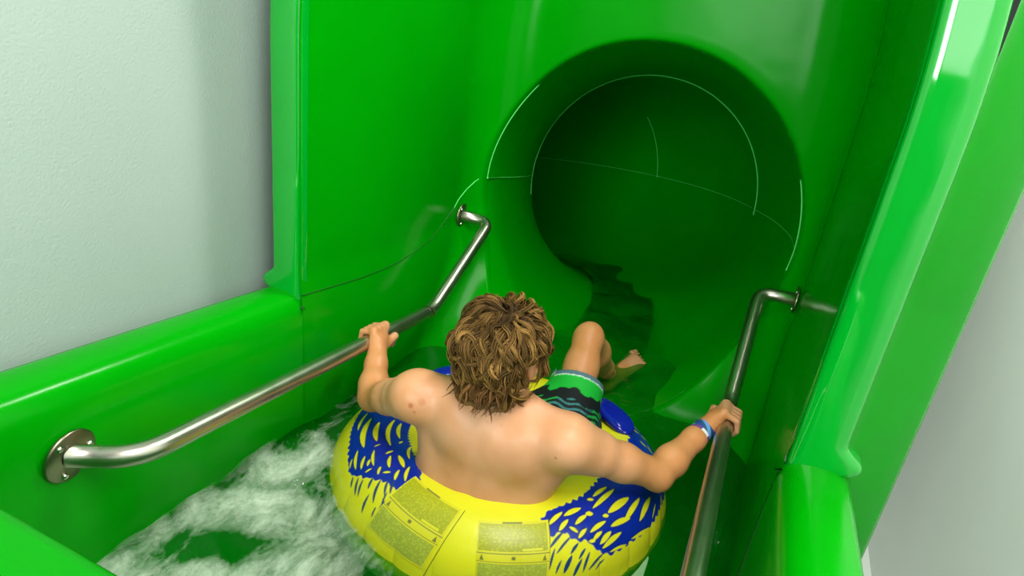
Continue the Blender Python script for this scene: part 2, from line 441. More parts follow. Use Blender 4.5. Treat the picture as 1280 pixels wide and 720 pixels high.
# ------------------------------------------------------------------ grab rails
def rail(sg, label, near_y):
    W = .55; wx = .655
    zb = lambda y: -.0886 * y
    zn = zb(near_y)
    pts = [(sg * wx, near_y - .0, zn), (sg * W, near_y + .045, zn), (sg * W, 0, 0), (sg * W, .436, .239), (sg * wx, .436, .245)]
    ends = []
    root = thing('grab_rail', (sg * W, (near_y + .43) / 2, 0), label, 'grab rail', 'steel grab rails of the slide')
    og = np.array(root.location)
    # near end: bends out to the wall; far end: turns into the wall
    near_wall = V3(sg * .664, near_y - .030, zn - .004)
    far_wall = V3(sg * .672, .425, .252)
    P = fillet_path([near_wall, V3(sg * W, near_y + .03, zn), V3(sg * W, 0, 0), V3(sg * W, .436, .243), far_wall], [.065, .05, .05], 12)
    v, f = tube(P, .0235, 24); mesh_obj('bar', v, f, M_STEEL, root, origin=og)
    for c, nrm in ((near_wall, V3(-sg, .12, -.10)), (far_wall, V3(-sg, 0, 0))):
        nrm = nrm / np.linalg.norm(nrm)
        big = .058 if c[1] < 0 else .05
        v, f = disc(c - nrm * .005, nrm, big, .009); fl = mesh_obj('flange', v, f, M_FLANGE, root, origin=og)
        u = np.cross(nrm, V3(0, 1, 0)); u /= np.linalg.norm(u); w_ = np.cross(nrm, u)
        for k in range(3):
            a = math.radians(35 + 120 * k); q = c + nrm * .004 + big * .74 * (math.cos(a) * u + math.sin(a) * w_)
            v, f = dome(q, nrm, .0075, .006); mesh_obj('bolt', v, f, M_BOLT, fl, origin=og)
    # dark joint sleeve at the bend
    v, f = tube(np.array([V3(sg * W, -.045, .004), V3(sg * W, -.02, .0018)]), .0245, 24); mesh_obj('sleeve', v, f, M_FLANGE, root, origin=og)
    return root
rail(-1, 'stainless steel grab rail on the left tub wall, held by the left hand', -1.245)
rail(1, 'stainless steel grab rail on the right tub wall, held by the hand with wristbands', -1.245)

# ------------------------------------------------------------------ swim tube
TC = V3(-.067, -.365, -.29); TR, TRM = .361, .165
def rxy(tx, ty):
    cx_, sx_ = math.cos(tx), math.sin(tx); cy_, sy_ = math.cos(ty), math.sin(ty)
    return np.array([[cy_, 0, sy_], [0, 1, 0], [-sy_, 0, cy_]]) @ np.array([[1, 0, 0], [0, cx_, -sx_], [0, sx_, cx_]])
TM = rxy(-.075, -.066)
def tor(thd, phd, dr=0.0):
    t = np.radians(thd); p = np.radians(phd); r = TRM + dr
    L = np.stack([(TR + r * np.cos(p)) * np.cos(t), (TR + r * np.cos(p)) * np.sin(t), r * np.sin(p)], -1)
    return TC + L @ TM.T
LEAF = [(212.2,61.5,200.1,66.0,12.3),(226.2,65.4,206.1,73.8,20.5),(225.3,79.1,210.6,83.7,17.7),(231.3,89.6,207.2,99.2,14.6),(225.1,102.6,209.5,106.8,13.5),(229.0,76.0,228.8,79.8,5.8),(238.9,64.8,231.6,72.7,9.8),(236.5,81.6,236.2,87.1,10.0),(244.6,74.3,239.3,82.4,11.1),(241.0,89.7,248.8,83.8,14.2),(234.2,49.6,226.6,58.4,11.3),(236.2,54.2,232.2,62.1,11.2),(237.0,60.8,235.5,64.2,9.8),(239.4,55.9,239.8,60.2,7.0),(244.0,62.7,242.2,67.8,9.6),(245.6,67.0,247.1,70.3,8.2),(251.5,68.5,249.3,77.1,10.8),(255.2,72.9,250.7,87.0,10.8),(231.4,45.4,228.8,50.3,7.1),(244.9,96.1,233.7,109.7,9.9),(230.3,99.8,228.9,103.4,7.4),(220.6,48.7,212.6,50.8,7.4),(202.0,47.8,187.1,41.3,8.0),(309.5,58.2,314.8,66.6,12.4),(312.6,52.3,315.9,58.9,12.4),(315.8,63.9,322.2,66.9,14.4),(318.6,54.8,323.1,59.3,12.6),(323.8,60.5,325.6,59.2,13.7),(327.5,72.5,329.2,71.1,10.3),(327.5,63.8,340.7,70.2,13.9),(330.7,73.9,338.7,75.9,11.8),(329.7,53.7,331.1,52.7,11.1),(332.3,54.9,343.7,56.3,21.0),(330.9,43.4,339.2,41.4,15.7),(336.4,41.4,348.5,48.9,16.9),(343.6,34.0,354.2,41.0,19.2),(322.8,45.2,329.0,48.9,12.6),(316.3,52.5,318.0,48.2,9.8),(318.3,43.3,321.2,48.1,11.6),(323.0,38.3,326.2,42.0,11.7),(321.6,37.8,323.0,37.1,9.8),(325.2,33.5,329.5,38.9,15.3),(325.7,29.3,333.3,34.6,15.3),(328.0,23.7,334.3,22.7,8.2),(337.5,24.5,348.2,19.3,10.3),(350.8,25.9,355.4,31.4,6.9)]
STROKE = [(238.6,36.6,236.6,43.1,8.3),(242.3,35.1,238.9,46.5,9.6),(243.8,36.4,241.2,48.7,8.8),(248.7,28.0,247.6,42.8,9.3),(245.5,47.6,244.1,56.1,9.5),(252.9,30.9,252.7,38.0,6.6),(250.7,41.1,247.3,59.7,10.0),(254.8,33.8,254.4,46.7,9.2),(252.7,52.1,249.8,64.0,8.6),(254.5,41.8,253.1,54.2,6.6),(254.2,55.8,252.0,66.1,8.6),(308.6,39.1,313.3,49.8,8.7),(308.0,22.3,309.9,37.3,6.9),(310.6,34.2,315.5,45.1,7.0),(310.0,18.6,311.4,26.8,6.9),(312.4,17.5,314.8,29.5,13.1),(314.9,32.4,317.3,38.3,8.8),(315.1,12.9,317.7,24.9,10.5),(317.2,26.7,319.3,32.7,7.9),(318.1,15.5,320.6,28.9,8.8),(320.1,15.5,325.0,23.8,8.0),(322.5,13.5,325.1,19.0,6.3)]
# printed blue fields as (theta, phi) outlines; they carry on round the front where the photo only shows their rim
PATCH = [[(150, 50), (165, 48), (187.9, 50.9), (203.3, 53), (217.6, 52), (225.1, 47.6), (234.1, 42), (242, 53), (250, 62), (254.9, 61), (259, 68), (261, 78), (257, 90), (245, 104), (229.9, 112), (205.5, 118), (175, 118), (150, 112)],
         [(306.9, 63.2), (308.7, 47.6), (313.6, 50.4), (315.9, 42.7), (320.4, 38.6), (325.1, 25.3), (327.2, 20.9), (338.8, 22.4), (348.4, 20.8), (357.8, 23.3), (368, 20), (385, 22), (400, 22), (425, 24), (425, 66), (400, 70), (384, 76), (370, 88), (352, 92), (340, 88), (326, 78.2), (318.1, 74.2), (310.8, 70.8)]]
rl = random.Random(3)
for (lo, hi, p0_, p1_) in ((153, 196, 54, 112), (360, 424, 27, 66)):
    for t in np.arange(lo, hi, 8.0):
        for p in np.arange(p0_, p1_, 11.0):
            a = rl.uniform(.9, 1.5); l = rl.uniform(4, 7); t_, p_ = t + rl.uniform(-2, 2), p + rl.uniform(-2, 2)
            LEAF.append((t_ - l * math.cos(a) * .5, p_ - l * math.sin(a) * .5, t_ + l * math.cos(a) * .5, p_ + l * math.sin(a) * .5, rl.uniform(8, 15)))
def vinyl_colours(T, P):
    """T, P degrees (theta in 0..360 range and phi) -> blue mask"""
    sd = np.zeros(T.shape)
    blue = np.zeros(T.shape)
    for poly in PATCH:
        poly = np.array(poly); cx_ = poly[:, 0].mean()
        t = (T - cx_ + 180) % 360 - 180 + cx_
        sc = math.radians(1) * .40, math.radians(1) * TRM
        inside = np.zeros(T.shape, bool); dist = np.full(T.shape, 9.)
        n = len(poly)
        for i in range(n):
            x1, y1 = poly[i]; x2, y2 = poly[(i + 1) % n]
            c = ((y1 > P) != (y2 > P)) & (t < (x2 - x1) * (P - y1) / (y2 - y1 + 1e-12) + x1); inside ^= c
            ax, ay, bx, by = x1 * sc[0], y1 * sc[1], x2 * sc[0], y2 * sc[1]
            px, py = t * sc[0], P * sc[1]
            k = np.clip(((px - ax) * (bx - ax) + (py - ay) * (by - ay)) / ((bx - ax) ** 2 + (by - ay) ** 2 + 1e-12), 0, 1)
            dist = np.minimum(dist, np.hypot(px - ax - k * (bx - ax), py - ay - k * (by - ay)))
        s = np.where(inside, dist, -dist) + .004 * np.sin(t * 1.9) * np.sin(P * .35)
        blue = np.maximum(blue, sstep(-.0012, .0012, s))
    def lens(lst, grow=0):
        out = np.full(T.shape, -1.)
        for (t1, p1, t2, p2, w) in lst:
            m_ = (t1 + t2) / 2; t = (T - m_ + 180) % 360 - 180 + m_
            k1 = math.radians(1) * (TR + TRM * math.cos(math.radians((p1 + p2) / 2))); k2 = math.radians(1) * TRM
            ax, ay, bx, by = t1 * k1, p1 * k2, t2 * k1, p2 * k2
            L = math.hypot(bx - ax, by - ay) + 1e-9; ux, uy = (bx - ax) / L, (by - ay) / L
            qx, qy = t * k1 - ax, P * k2 - ay
            a = qx * ux + qy * uy; b_ = -qx * uy + qy * ux
            b_ = b_ - (.035 * L) * np.sin(np.clip(a / L, 0, 1) * np.pi)
            e = .004; tn = np.clip((a + e) / (L + 2 * e), 0, 1)
            hw = (w * .92 / 2000) * np.sin(tn * np.pi) ** .62 + grow
            d = np.where((a > -e - grow) & (a < L + e + grow), hw - np.abs(b_), -1.)
            out = np.maximum(out, d)
        return out
    lf = lens(LEAF); st = lens(STROKE)
    blue = blue * (1 - sstep(-.001, .001, lf)); edge = blue * sstep(-.0055, -.001, lf)
    stm = sstep(-.001, .001, st)
    return blue, edge, stm
ring = thing('swim_tube', TC, 'yellow and blue inflatable ring the rider sits in', 'swim ring')
def body_of_tube():
    # dense where the print shows, sparser below
    ph = np.r_[np.linspace(10, 125, 210), np.linspace(128, 370, 70)]
    thn = 1300; thv = np.arange(thn) * 360 / thn
    T, P = np.meshgrid(thv, ph, indexing='ij')
    pr_ = (P + 180) % 360 - 180
    rib = np.exp(-((pr_ - 2) / 26.) ** 2)
    cell = (T / 12.0) % 1.0
    dr = .0055 * rib * (np.abs(np.sin(np.pi * T / 12.0)) ** .5 - .7)
    dr += .004 * np.exp(-((pr_ + 6) / 5.) ** 2)
    v = tor(T, P, dr).reshape(-1, 3)
    blue, edge, st = vinyl_colours(T, pr_)
    yel = np.array([.78, .74, .018]); bl = np.array([.004, .022, .36]); nv = np.array([.004, .012, .10]); sb = np.array([.01, .05, .16])
    c = yel[None, None] * np.ones(T.shape + (1,))
    c = c * (1 - blue[..., None]) + bl * blue[..., None]
    c = c * (1 - .75 * edge[..., None]) + nv * .75 * edge[..., None]
    c = c * (1 - st[..., None]) + sb * st[..., None]
    c4 = np.concatenate([c, np.ones(T.shape + (1,))], -1)
    return v, grid_faces(thn, len(ph), True, False), c4.reshape(-1, 4)
v, f, c = body_of_tube(); mesh_obj('inflated_ring', v, f, M_VINYL, ring, origin=TC, cols=c)
# valve-side wrinkle seams and the thin weld lines beside the printed panels
def on_tor(pts, r, name, m, lift=.0008):
    P = np.array([tor(np.array(a), np.array(b_), lift) for a, b_ in spline(pts, 24)]); vv, ff = tube(P, r, 6)
    return mesh_obj(name, vv, ff, m, ring, origin=TC)
M_WELD, _, b = new_mat('olive_weld_line'); b.inputs['Base Color'].default_value = (.22, .22, .01, 1)
M_YEL, _, b = new_mat('yellow_vinyl'); b.inputs['Base Color'].default_value = (.78, .74, .018, 1); b.inputs['Roughness'].default_value = .3
def panel(corners, seed, label):
    """printed safety panel on the ring: four (theta, phi) corners, top-left, top-right, bottom-right, bottom-left"""
    n, m_ = 150, 190; rr = np.random.default_rng(seed)
    U, W_ = np.meshgrid(np.linspace(0, 1, n), np.linspace(0, 1, m_), indexing='ij')
    tl, tr_, br, bl = [np.array(q, float) for q in corners]
    Q = (tl[None, None] * ((1 - U) * (1 - W_))[..., None] + tr_ * (U * (1 - W_))[..., None] + br * (U * W_)[..., None] + bl * ((1 - U) * W_)[..., None])
    rib = np.exp(-((Q[..., 1] - 2) / 26.) ** 2)
    dr = .0055 * rib * (np.abs(np.sin(np.pi * Q[..., 0] / 12.0)) ** .5 - .7)
    v = tor(Q[..., 0], Q[..., 1], dr + .0012)
    yel = np.array([.72, .66, .02]); ol = np.array([.44, .45, .012]); gr = np.array([.42, .47, .05]); dk = np.array([.20, .20, .03])
    blk = np.zeros((n, m_)); col = np.broadcast_to(yel, (n, m_, 3)).copy()
    top = (W_ > .04) & (W_ < .44) & (U > .02) & (U < .97); bot = (W_ > .62) & (W_ < .97) & (U > .02) & (U < .97)
    mid = (W_ > .47) & (W_ < .60)
    # lines of print, too small and worn to read
    rows = np.floor(W_ * 38).astype(int); colsn = np.floor(U * 46).astype(int)
    tx_ = rr.random((60, 60))[rows, colsn] > .28
    line = (W_ * 38 % 1) > .25
    ink = (top | bot) & line & tx_
    base = np.where(bot[..., None], gr, ol)
    col = np.where((top | bot)[..., None], base * 1.12, col)
    col = np.where(ink[..., None], base * .86, col)
    gap = (W_ > .40) & (W_ < .43) & (U > .62) & (U < .9); col = np.where(gap[..., None], yel * 1.05, col)
    brd = mid & ((np.abs(W_ - .475) < .008) | (np.abs(W_ - .597) < .008)); col = np.where(brd[..., None], dk * 1.4, col)
    for uc in (.07, .93):   # warning triangles
        tri = (np.abs(U - uc) < .030 * (W_ - .49) / .09) & (W_ > .49) & (W_ < .58); col = np.where(tri[..., None], dk, col)
    sq = (np.abs(U - .5) < .03) & (np.abs(W_ - .535) < .025); col = np.where(sq[..., None], dk, col)
    hd = (np.abs(U - .48) < .14) & (np.abs(W_ - .02) < .015); col = np.where(hd[..., None], dk * 1.3, col)
    c4 = np.concatenate([col, np.ones((n, m_, 1))], -1).reshape(-1, 4)
    o = mesh_obj('warning_panel', v.reshape(-1, 3), grid_faces(n, m_)[:, ::-1], M_LABEL, ring, origin=TC, cols=c4)
    o['label'] = label
panel([(257, 82), (280.5, 66), (273.5, 10), (253, 21)], 1, 'slanted olive printed panel left of the rider')
panel([(286.5, 60), (309.3, 62), (307.2, 6), (288.6, 6)], 2, 'olive printed panel with small warning triangles behind the rider')
on_tor([(281.5, 66), (278, 38), (273, -5)], .0011, 'weld_line', M_WELD)
on_tor([(309.6, 62), (307.6, 20), (306.5, -5)], .0009, 'weld_line', M_WELD)
# handles
def handle(a, b_, width, hgt):
    """padded strap handle between two (theta, phi) points of the ring"""
    A = tor(np.array(a[0]), np.array(a[1])); B = tor(np.array(b_[0]), np.array(b_[1])); mid = (A + B) / 2
    ctr = TC + TM @ (TR * V3(math.cos(math.radians((a[0] + b_[0]) / 2)), math.sin(math.radians((a[0] + b_[0]) / 2)), 0))
    up = mid - ctr; up /= np.linalg.norm(up); ax = (B - A); L = np.linalg.norm(ax); ax /= L
    up -= ax * (up @ ax); up /= np.linalg.norm(up); sd_ = np.cross(ax, up)
    n, m_ = 28, 20; rows = []
    for t in np.linspace(0, 1, n):
        e = max(0.02, 1 - abs(2 * t - 1) ** 5) ** .5
        c_ = A + ax * L * t + up * (hgt * math.sin(math.pi * t) ** .7 + .004)
        g = np.arange(m_) * 2 * np.pi / m_
        cs = np.sign(np.cos(g)) * np.abs(np.cos(g)) ** .7; sn = np.sign(np.sin(g)) * np.abs(np.sin(g)) ** .7
        rows.append(c_ + e * (width / 2 * cs[:, None] * sd_ + .017 * sn[:, None] * up))
    v = np.array(rows).reshape(-1, 3); f = grid_faces(n, m_, wrap_v=True).tolist() + [tuple(range(m_))[::-1], tuple(range((n - 1) * m_, n * m_))]
    mesh_obj('handle', v, f, M_HANDLE, ring, origin=TC)
handle((60, 88), (25, 76), .088, .020)
handle((122, 88), (156, 80), .072, .018)

# ------------------------------------------------------------------ signed-distance sculpting
class SDF:
    def __init__(s, lo, hi, h):
        s.lo = np.array(lo, float); s.h = h; s.n = np.ceil((np.array(hi) - s.lo) / h).astype(int) + 1
        s.D = np.full(tuple(s.n), .12, np.float32)
    def box(s, lo, hi):
        a = np.clip(np.floor((lo - s.lo) / s.h).astype(int), 0, s.n); b = np.clip(np.ceil((hi - s.lo) / s.h).astype(int) + 1, 0, s.n)
        sl = tuple(slice(i, j) for i, j in zip(a, b))
        ax = [((s.lo[k] + s.h * np.arange(a[k], b[k])).astype(np.float32)) for k in range(3)]
        return sl, np.meshgrid(*ax, indexing='ij', sparse=True)
    def put(s, sl, d, k, sub=False):
        D = s.D[sl]
        if sub:
            hh = np.clip(.5 - .5 * (D + d) / k, 0, 1); s.D[sl] = D * (1 - hh) - d * hh + k * hh * (1 - hh)
        else:
            hh = np.clip(.5 + .5 * (D - d) / k, 0, 1); s.D[sl] = D * (1 - hh) + d * hh - k * hh * (1 - hh)
    def cone(s, a, b, ra, rb, k=.01, sub=False):
        a = np.asarray(a, float); b = np.asarray(b, float); m = max(ra, rb) + k + .02
        sl, (X, Y, Z) = s.box(np.minimum(a, b) - m, np.maximum(a, b) + m)
        ba = b - a; l2 = ba @ ba + 1e-12
        t = np.clip(((X - a[0]) * ba[0] + (Y - a[1]) * ba[1] + (Z - a[2]) * ba[2]) / l2, 0, 1)
        d = np.sqrt((X - a[0] - t * ba[0]) ** 2 + (Y - a[1] - t * ba[1]) ** 2 + (Z - a[2] - t * ba[2]) ** 2) - (ra + (rb - ra) * t)
        s.put(sl, d.astype(np.float32), k, sub)
    def ell(s, c, r, R=None, k=.01, sub=False):
        c = np.asarray(c, float); r = np.asarray(r, float); m = r.max() + k + .02
        sl, (X, Y, Z) = s.box(c - m, c + m)
        R = np.eye(3) if R is None else np.asarray(R)      # rows = axes
        q = [(X - c[0]) * R[i][0] + (Y - c[1]) * R[i][1] + (Z - c[2]) * R[i][2] for i in range(3)]
        k0 = np.sqrt(sum((q[i] / r[i]) ** 2 for i in range(3))); k1 = np.sqrt(sum((q[i] / r[i] ** 2) ** 2 for i in range(3))) + 1e-9
        s.put(sl, (k0 * (k0 - 1) / k1).astype(np.float32), k, sub)
    def chain(s, pts, rad, k=.01):
        for i in range(len(pts) - 1): s.cone(pts[i], pts[i + 1], rad[i], rad[i + 1], k)
    def mesh(s):
        D = s.D; S = D < 0
        n = D.shape
        c = np.zeros((n[0] - 1, n[1] - 1, n[2] - 1), np.uint8)
        offs = [(i, j, k) for i in (0, 1) for j in (0, 1) for k in (0, 1)]
        for (i, j, k) in offs: c += S[i:n[0] - 1 + i, j:n[1] - 1 + j, k:n[2] - 1 + k]
        act = np.argwhere((c > 0) & (c < 8))
        idx = np.full(c.shape, -1, np.int32); idx[tuple(act.T)] = np.arange(len(act))
        acc = np.zeros((len(act), 3)); cnt = np.zeros(len(act))
        val = {o: D[act[:, 0] + o[0], act[:, 1] + o[1], act[:, 2] + o[2]].astype(float) for o in offs}
        for o in offs:
            for ax in range(3):
                if o[ax] == 0:
                    p = list(o); p[ax] = 1; p = tuple(p); a, b = val[o], val[p]
                    x = (a < 0) != (b < 0); t = a / np.where(x, a - b, 1)
                    pt = np.tile(np.array(o, float), (len(act), 1)); pt[:, ax] = t
                    acc[x] += pt[x]; cnt[x] += 1
        v = s.lo + s.h * (act + acc / cnt[:, None])
        F = []
        for ax in range(3):
            u, w = (ax + 1) % 3, (ax + 2) % 3
            sa = [slice(None)] * 3; sb = [slice(None)] * 3; sa[ax] = slice(0, -1); sb[ax] = slice(1, None)
            A, B = S[tuple(sa)], S[tuple(sb)]
            e = np.argwhere(A != B); e = e[(e[:, u] > 0) & (e[:, w] > 0) & (e[:, u] < n[u] - 1) & (e[:, w] < n[w] - 1)]
            q = []
            for (du, dw) in ((-1, -1), (0, -1), (0, 0), (-1, 0)):
                p = e.copy(); p[:, u] += du; p[:, w] += dw; q.append(idx[p[:, 0], p[:, 1], p[:, 2]])
            q = np.stack(q, 1); ins = A[tuple(e.T)]
            q[~ins] = q[~ins][:, ::-1]; F.append(q)
        return v, np.vstack(F)

def axes(z, x):
    z = np.asarray(z, float); z = z / np.linalg.norm(z); x = np.asarray(x, float); x = x - z * (x @ z); x /= np.linalg.norm(x)
    return np.array([x, np.cross(z, x), z])
def lerp(a, b, t): return np.asarray(a) * (1 - t) + np.asarray(b) * t

# ------------------------------------------------------------------ rider: joints
J = dict(
    pelvis=V3(.018, -.475, -.25), waist=V3(-.026, -.622, -.158), chest=V3(-.004, -.598, .015), neck=V3(-.004, -.605, .115),
    head=V3(-.014, -.585, .252),
    shL=V3(-.215, -.655, .085), elL=V3(-.432, -.545, -.052), wrL=V3(-.503, -.425, .020), haL=V3(-.55, -.372, .033),
    shR=V3(.190, -.625, .090), elR=V3(.412, -.44, -.040), wrR=V3(.498, -.215, .012), haR=V3(.55, -.145, .013),
    hipR=V3(.115, -.37, -.25), knR=V3(.044, .06, .042), anR=V3(.075, .445, -.285), toR=V3(.172, .650, -.205),
    hipL=V3(-.085, -.37, -.25), knL=V3(-.245, -.02, -.03), anL=V3(-.25, .33, -.38), toL=V3(-.25, .52, -.37))
HF = V3(.05, 1, -.10); HF /= np.linalg.norm(HF)            # the way the head faces
HAX = axes(np.cross(V3(1, -.05, .0), HF), V3(1, -.05, .0)) # rows: right, forward, up

def build_body():
    S = SDF((-.68, -.86, -.50), (.68, .72, .48), .0042)
    j = J
    tz = j['neck'] - j['waist']; TA = axes(tz, (1, .03, 0))        # torso axes: right, forward, up
    right, fwd, up = TA
    # pelvis and trunk
    PA = axes(j['waist'] - j['pelvis'], (1, 0, 0))
    S.ell(j['pelvis'], (.172, .125, .125), PA, .02)
    S.ell(lerp(j['pelvis'], j['waist'], .55), (.150, .112, .14), PA, .04)
    S.ell(j['waist'] + up * .01, (.188, .116, .125), TA, .05)
    S.ell(j['chest'] - up * .02, (.182, .122, .155), TA, .05)
    S.ell(j['chest'] + up * .035 - fwd * .006, (.168, .108, .105), TA, .04)
    for sd in (-1, 1):   # lats, shoulder blades, shoulder line
        sh = j['shL'] if sd < 0 else j['shR']
        S.cone(j['waist'] + right * .10 * sd - up * .01, lerp(j['chest'] + right * .15 * sd, sh, .35), .055, .062, .05)
        S.ell(j['chest'] + right * .098 * sd - fwd * .078 + up * .035, (.052, .036, .078), axes(up + right * .22 * sd, right + fwd * .25 * sd), .035)
        S.cone(j['neck'] - up * .012 + right * .02 * sd, sh + V3(0, .012, .012), .050, .050, .045)
        S.cone(j['neck'] + up * .03 + right * .028 * sd - fwd * .008, lerp(j['neck'], sh, .62) + up * .018, .033, .028, .04)
    # spine furrow
    S.cone(j['waist'] - fwd * .135 + up * .01, j['chest'] - fwd * .137 + up * .09, .014, .011, .028, True)
    # vertebra prominens
    S.ell(j['neck'] - fwd * .052 - up * .004, (.014, .012, .014), TA, .02)
    # neck and head
    S.cone(j['neck'] - up * .02, j['head'] + V3(0, -.012, -.07), .062, .056, .03)
    H = lambda r, f, u: j['head'] + HAX[0] * r + HAX[1] * f + HAX[2] * u
    S.ell(H(0, -.012, .022), (.077, .096, .088), HAX, .02)
    S.ell(H(0, .025, -.030), (.066, .068, .080), HAX, .03)
    S.ell(H(0, .052, -.088), (.034, .034, .026), HAX, .025)      # chin
    for sd in (-1, 1):
        S.cone(H(.060 * sd, -.008, -.045), H(.026 * sd, .055, -.086), .018, .017, .02)      # jaw
        S.ell(H(.042 * sd, .062, -.022), (.022, .018, .016), HAX, .016)                      # cheekbone
        S.ell(H(.031 * sd, .094, .010), (.017, .012, .011), HAX, .010, True)                 # socket
        S.ell(H(.031 * sd, .078, .009), (.0125, .0125, .0125), HAX, .003)                    # eyeball
        S.cone(H(.014 * sd, .088, .026), H(.046 * sd, .076, .027), .007, .006, .012)         # brow
        # ear
        ec = H(.084 * sd, -.012, -.008)
        S.ell(ec, (.009, .020, .031), axes(HAX[2] - HAX[1] * .15, HAX[0] + HAX[1] * -.35 * sd), .006)
        S.ell(ec + HAX[0] * .010 * sd + HAX[1] * .003, (.006, .010, .017), HAX, .005, True)
        S.ell(ec + HAX[2] * -.028 + HAX[1] * .004 - HAX[0] * .002 * sd, (.007, .009, .009), HAX, .005)
        S.ell(H(.0085 * sd, .103, -.037), (.0075, .009, .007), HAX, .006)                    # nostril wing
    S.cone(H(0, .090, .014), H(0, .108, -.030), .008, .0105, .010)                            # nose
    S.ell(H(0, .092, -.058), (.024, .010, .006), HAX, .006); S.ell(H(0, .090, -.068), (.020, .010, .006), HAX, .006)
    S.ell(H(0, .103, -.063), (.022, .006, .0018), HAX, .003, True)                            # mouth line
    # arms
    for s_, sd in (('L', -1), ('R', 1)):
        sh, el, wr = j['sh' + s_], j['el' + s_], j['wr' + s_]
        S.cone(sh, lerp(sh, el, .30), .060, .054, .045)
        S.ell(sh + V3(.012 * sd, -.006, .004), (.062, .060, .058), None, .035)               # deltoid
        S.chain([lerp(sh, el, .2), lerp(sh, el, .6), el], [.054, .047, .040], .03)
        S.chain([el, lerp(el, wr, .28), lerp(el, wr, .75), wr], [.040, .0425, .032, .027], .022)
        d = (el - lerp(sh, wr, .5)); d /= np.linalg.norm(d)
        S.ell(el + d * .012, (.024, .024, .024), None, .025)                                 # elbow point
    # legs
    for s_, sd in (('R', 1), ('L', -1)):
        hp, kn, an, to = j['hip' + s_], j['kn' + s_], j['an' + s_], j['to' + s_]
        S.chain([hp, lerp(hp, kn, .35), lerp(hp, kn, .8), kn], [.098, .080, .054, .049], .035)
        S.ell(kn + V3(0, .022, .018), (.036, .036, .036), None, .03)
        S.chain([kn, lerp(kn, an, .30), lerp(kn, an, .72), an], [.050, .054, .037, .032], .025)
        calf = np.cross(an - kn, V3(1, 0, 0)); calf /= np.linalg.norm(calf)
        if calf[1] > 0: calf = -calf
        S.ell(lerp(kn, an, .30) + calf * .022, (.036, .036, .075), axes(an - kn, (1, 0, 0)), .03)
        fd = to - an; L = np.linalg.norm(fd); fd /= L; lat = np.cross(fd, V3(0, 0, 1)); lat /= np.linalg.norm(lat); upf = np.cross(lat, fd)
        S.ell(an - fd * .03 - upf * .022, (.030, .030, .030), None, .02)
        S.cone(an - upf * .01, an + fd * L * .68 - upf * .022, .034, .026, .025)
        for side in (-1, 1):
            S.cone(an - fd * .02 - upf * .026 + lat * .010 * side, an + fd * L * .68 - upf * .03 + lat * .026 * side, .024, .020, .02)
        for q in range(5):
            o_ = (q - 2) * .0185 * -sd; ln = (.058, .054, .046, .036, .024)[q]
            a_ = an + fd * (L * .66) + lat * o_ * -1 - upf * .030; b_ = an + fd * (L * .66 + ln) + lat * o_ * -1.15 - upf * .030
            S.chain([a_, lerp(a_, b_, .55) + upf * .005, b_ - upf * .003], [.013 if q else .015, .0095 if q else .013, .008 if q else .0115], .006)
    # hands closed on the rails
    nails = []
    ax = V3(0, 1, -.0886); ax /= np.linalg.norm(ax)
    for s_, sd in (('L', -1), ('R', 1)):
        O = V3(sd, 0, 0); Uv = V3(0, .0886, 1); Uv /= np.linalg.norm(Uv)
        P, W = j['ha' + s_], j['wr' + s_]
        pos = lambda al, r, a: P + ax * a + r * (-O * math.cos(math.radians(al)) + Uv * math.sin(math.radians(al)))
        offs = [.034, .0115, -.0105, -.031]                       # index finger is the foremost
        rad = [.0098, .0100, .0095, .0084]; tips = [232, 245, 238, 218]
        for q in range(4):
            a0 = offs[q]
            mcp = pos(72, .0415, a0 * .95); pip = pos(136, .0395, a0 * 1.03); dip = pos(188, .0350, a0); tip = pos(tips[q], .0330, a0 * .95)
            S.chain([mcp, pip], [rad[q] + .0022, rad[q] + .0008], .005)
            S.chain([pip, dip, tip], [rad[q] + .0006, rad[q] - .0006, rad[q] - .0016], .003)
            S.ell(mcp + Uv * .003, (rad[q] + .0028,) * 3, None, .006)                       # knuckle
            S.cone(W + ax * a0 * .45 + Uv * .003, mcp, .0155, rad[q] + .0035, .012)           # back of the hand
            nails.append((tip, dip))
        S.ell(lerp(W, pos(66, .040, 0), .55), (.022, .036, .019), axes(Uv, O), .015)
        c0 = lerp(W, pos(40, .04, .02), .30) + ax * .018 - Uv * .004                         # thumb from the side of the palm
        t1 = pos(10, .043, .050); t2 = pos(-45, .0395, .060); t3 = pos(-88, .036, .058)
        S.chain([c0, t1], [.0165, .0125], .012); S.chain([t1, t2, t3], [.0122, .0112, .0088], .004)
        S.cone(j['wr' + s_], lerp(W, pos(60, .042, 0), .35), .0265, .021, .014)
    v, f = S.mesh()
    mi = np.zeros(len(f), int); fc = v[f].mean(1)
    for sd in (-1, 1):
        e = H(.031 * sd, .078, .009); ir = H(.031 * sd, .0905, .009)
        mi[(np.linalg.norm(fc - e, axis=1) < .0136) & (((fc - e) @ HAX[1]) > .004)] = 2
        mi[np.linalg.norm(fc - ir, axis=1) < .0055] = 3
    lp = fc - H(0, .098, -.063); q = np.abs(lp @ HAX[0]) / .022, np.abs(lp @ HAX[2]) / .0095
    mi[(q[0] ** 2 + q[1] ** 2 < 1) & (lp @ HAX[1] > -.012)] = 1
    return v, f, mi
BO = V3(.015, -.44, -.37)
v, f, mi = build_body()
def seg_t(v, a, b):
    d = b - a; return np.clip((v - a) @ d / (d @ d), 0, 1), np.linalg.norm(v - a - np.clip((v - a) @ d / (d @ d), 0, 1)[:, None] * d, axis=1)
sk = np.ones((len(v), 4)); tan_ = np.zeros(len(v))
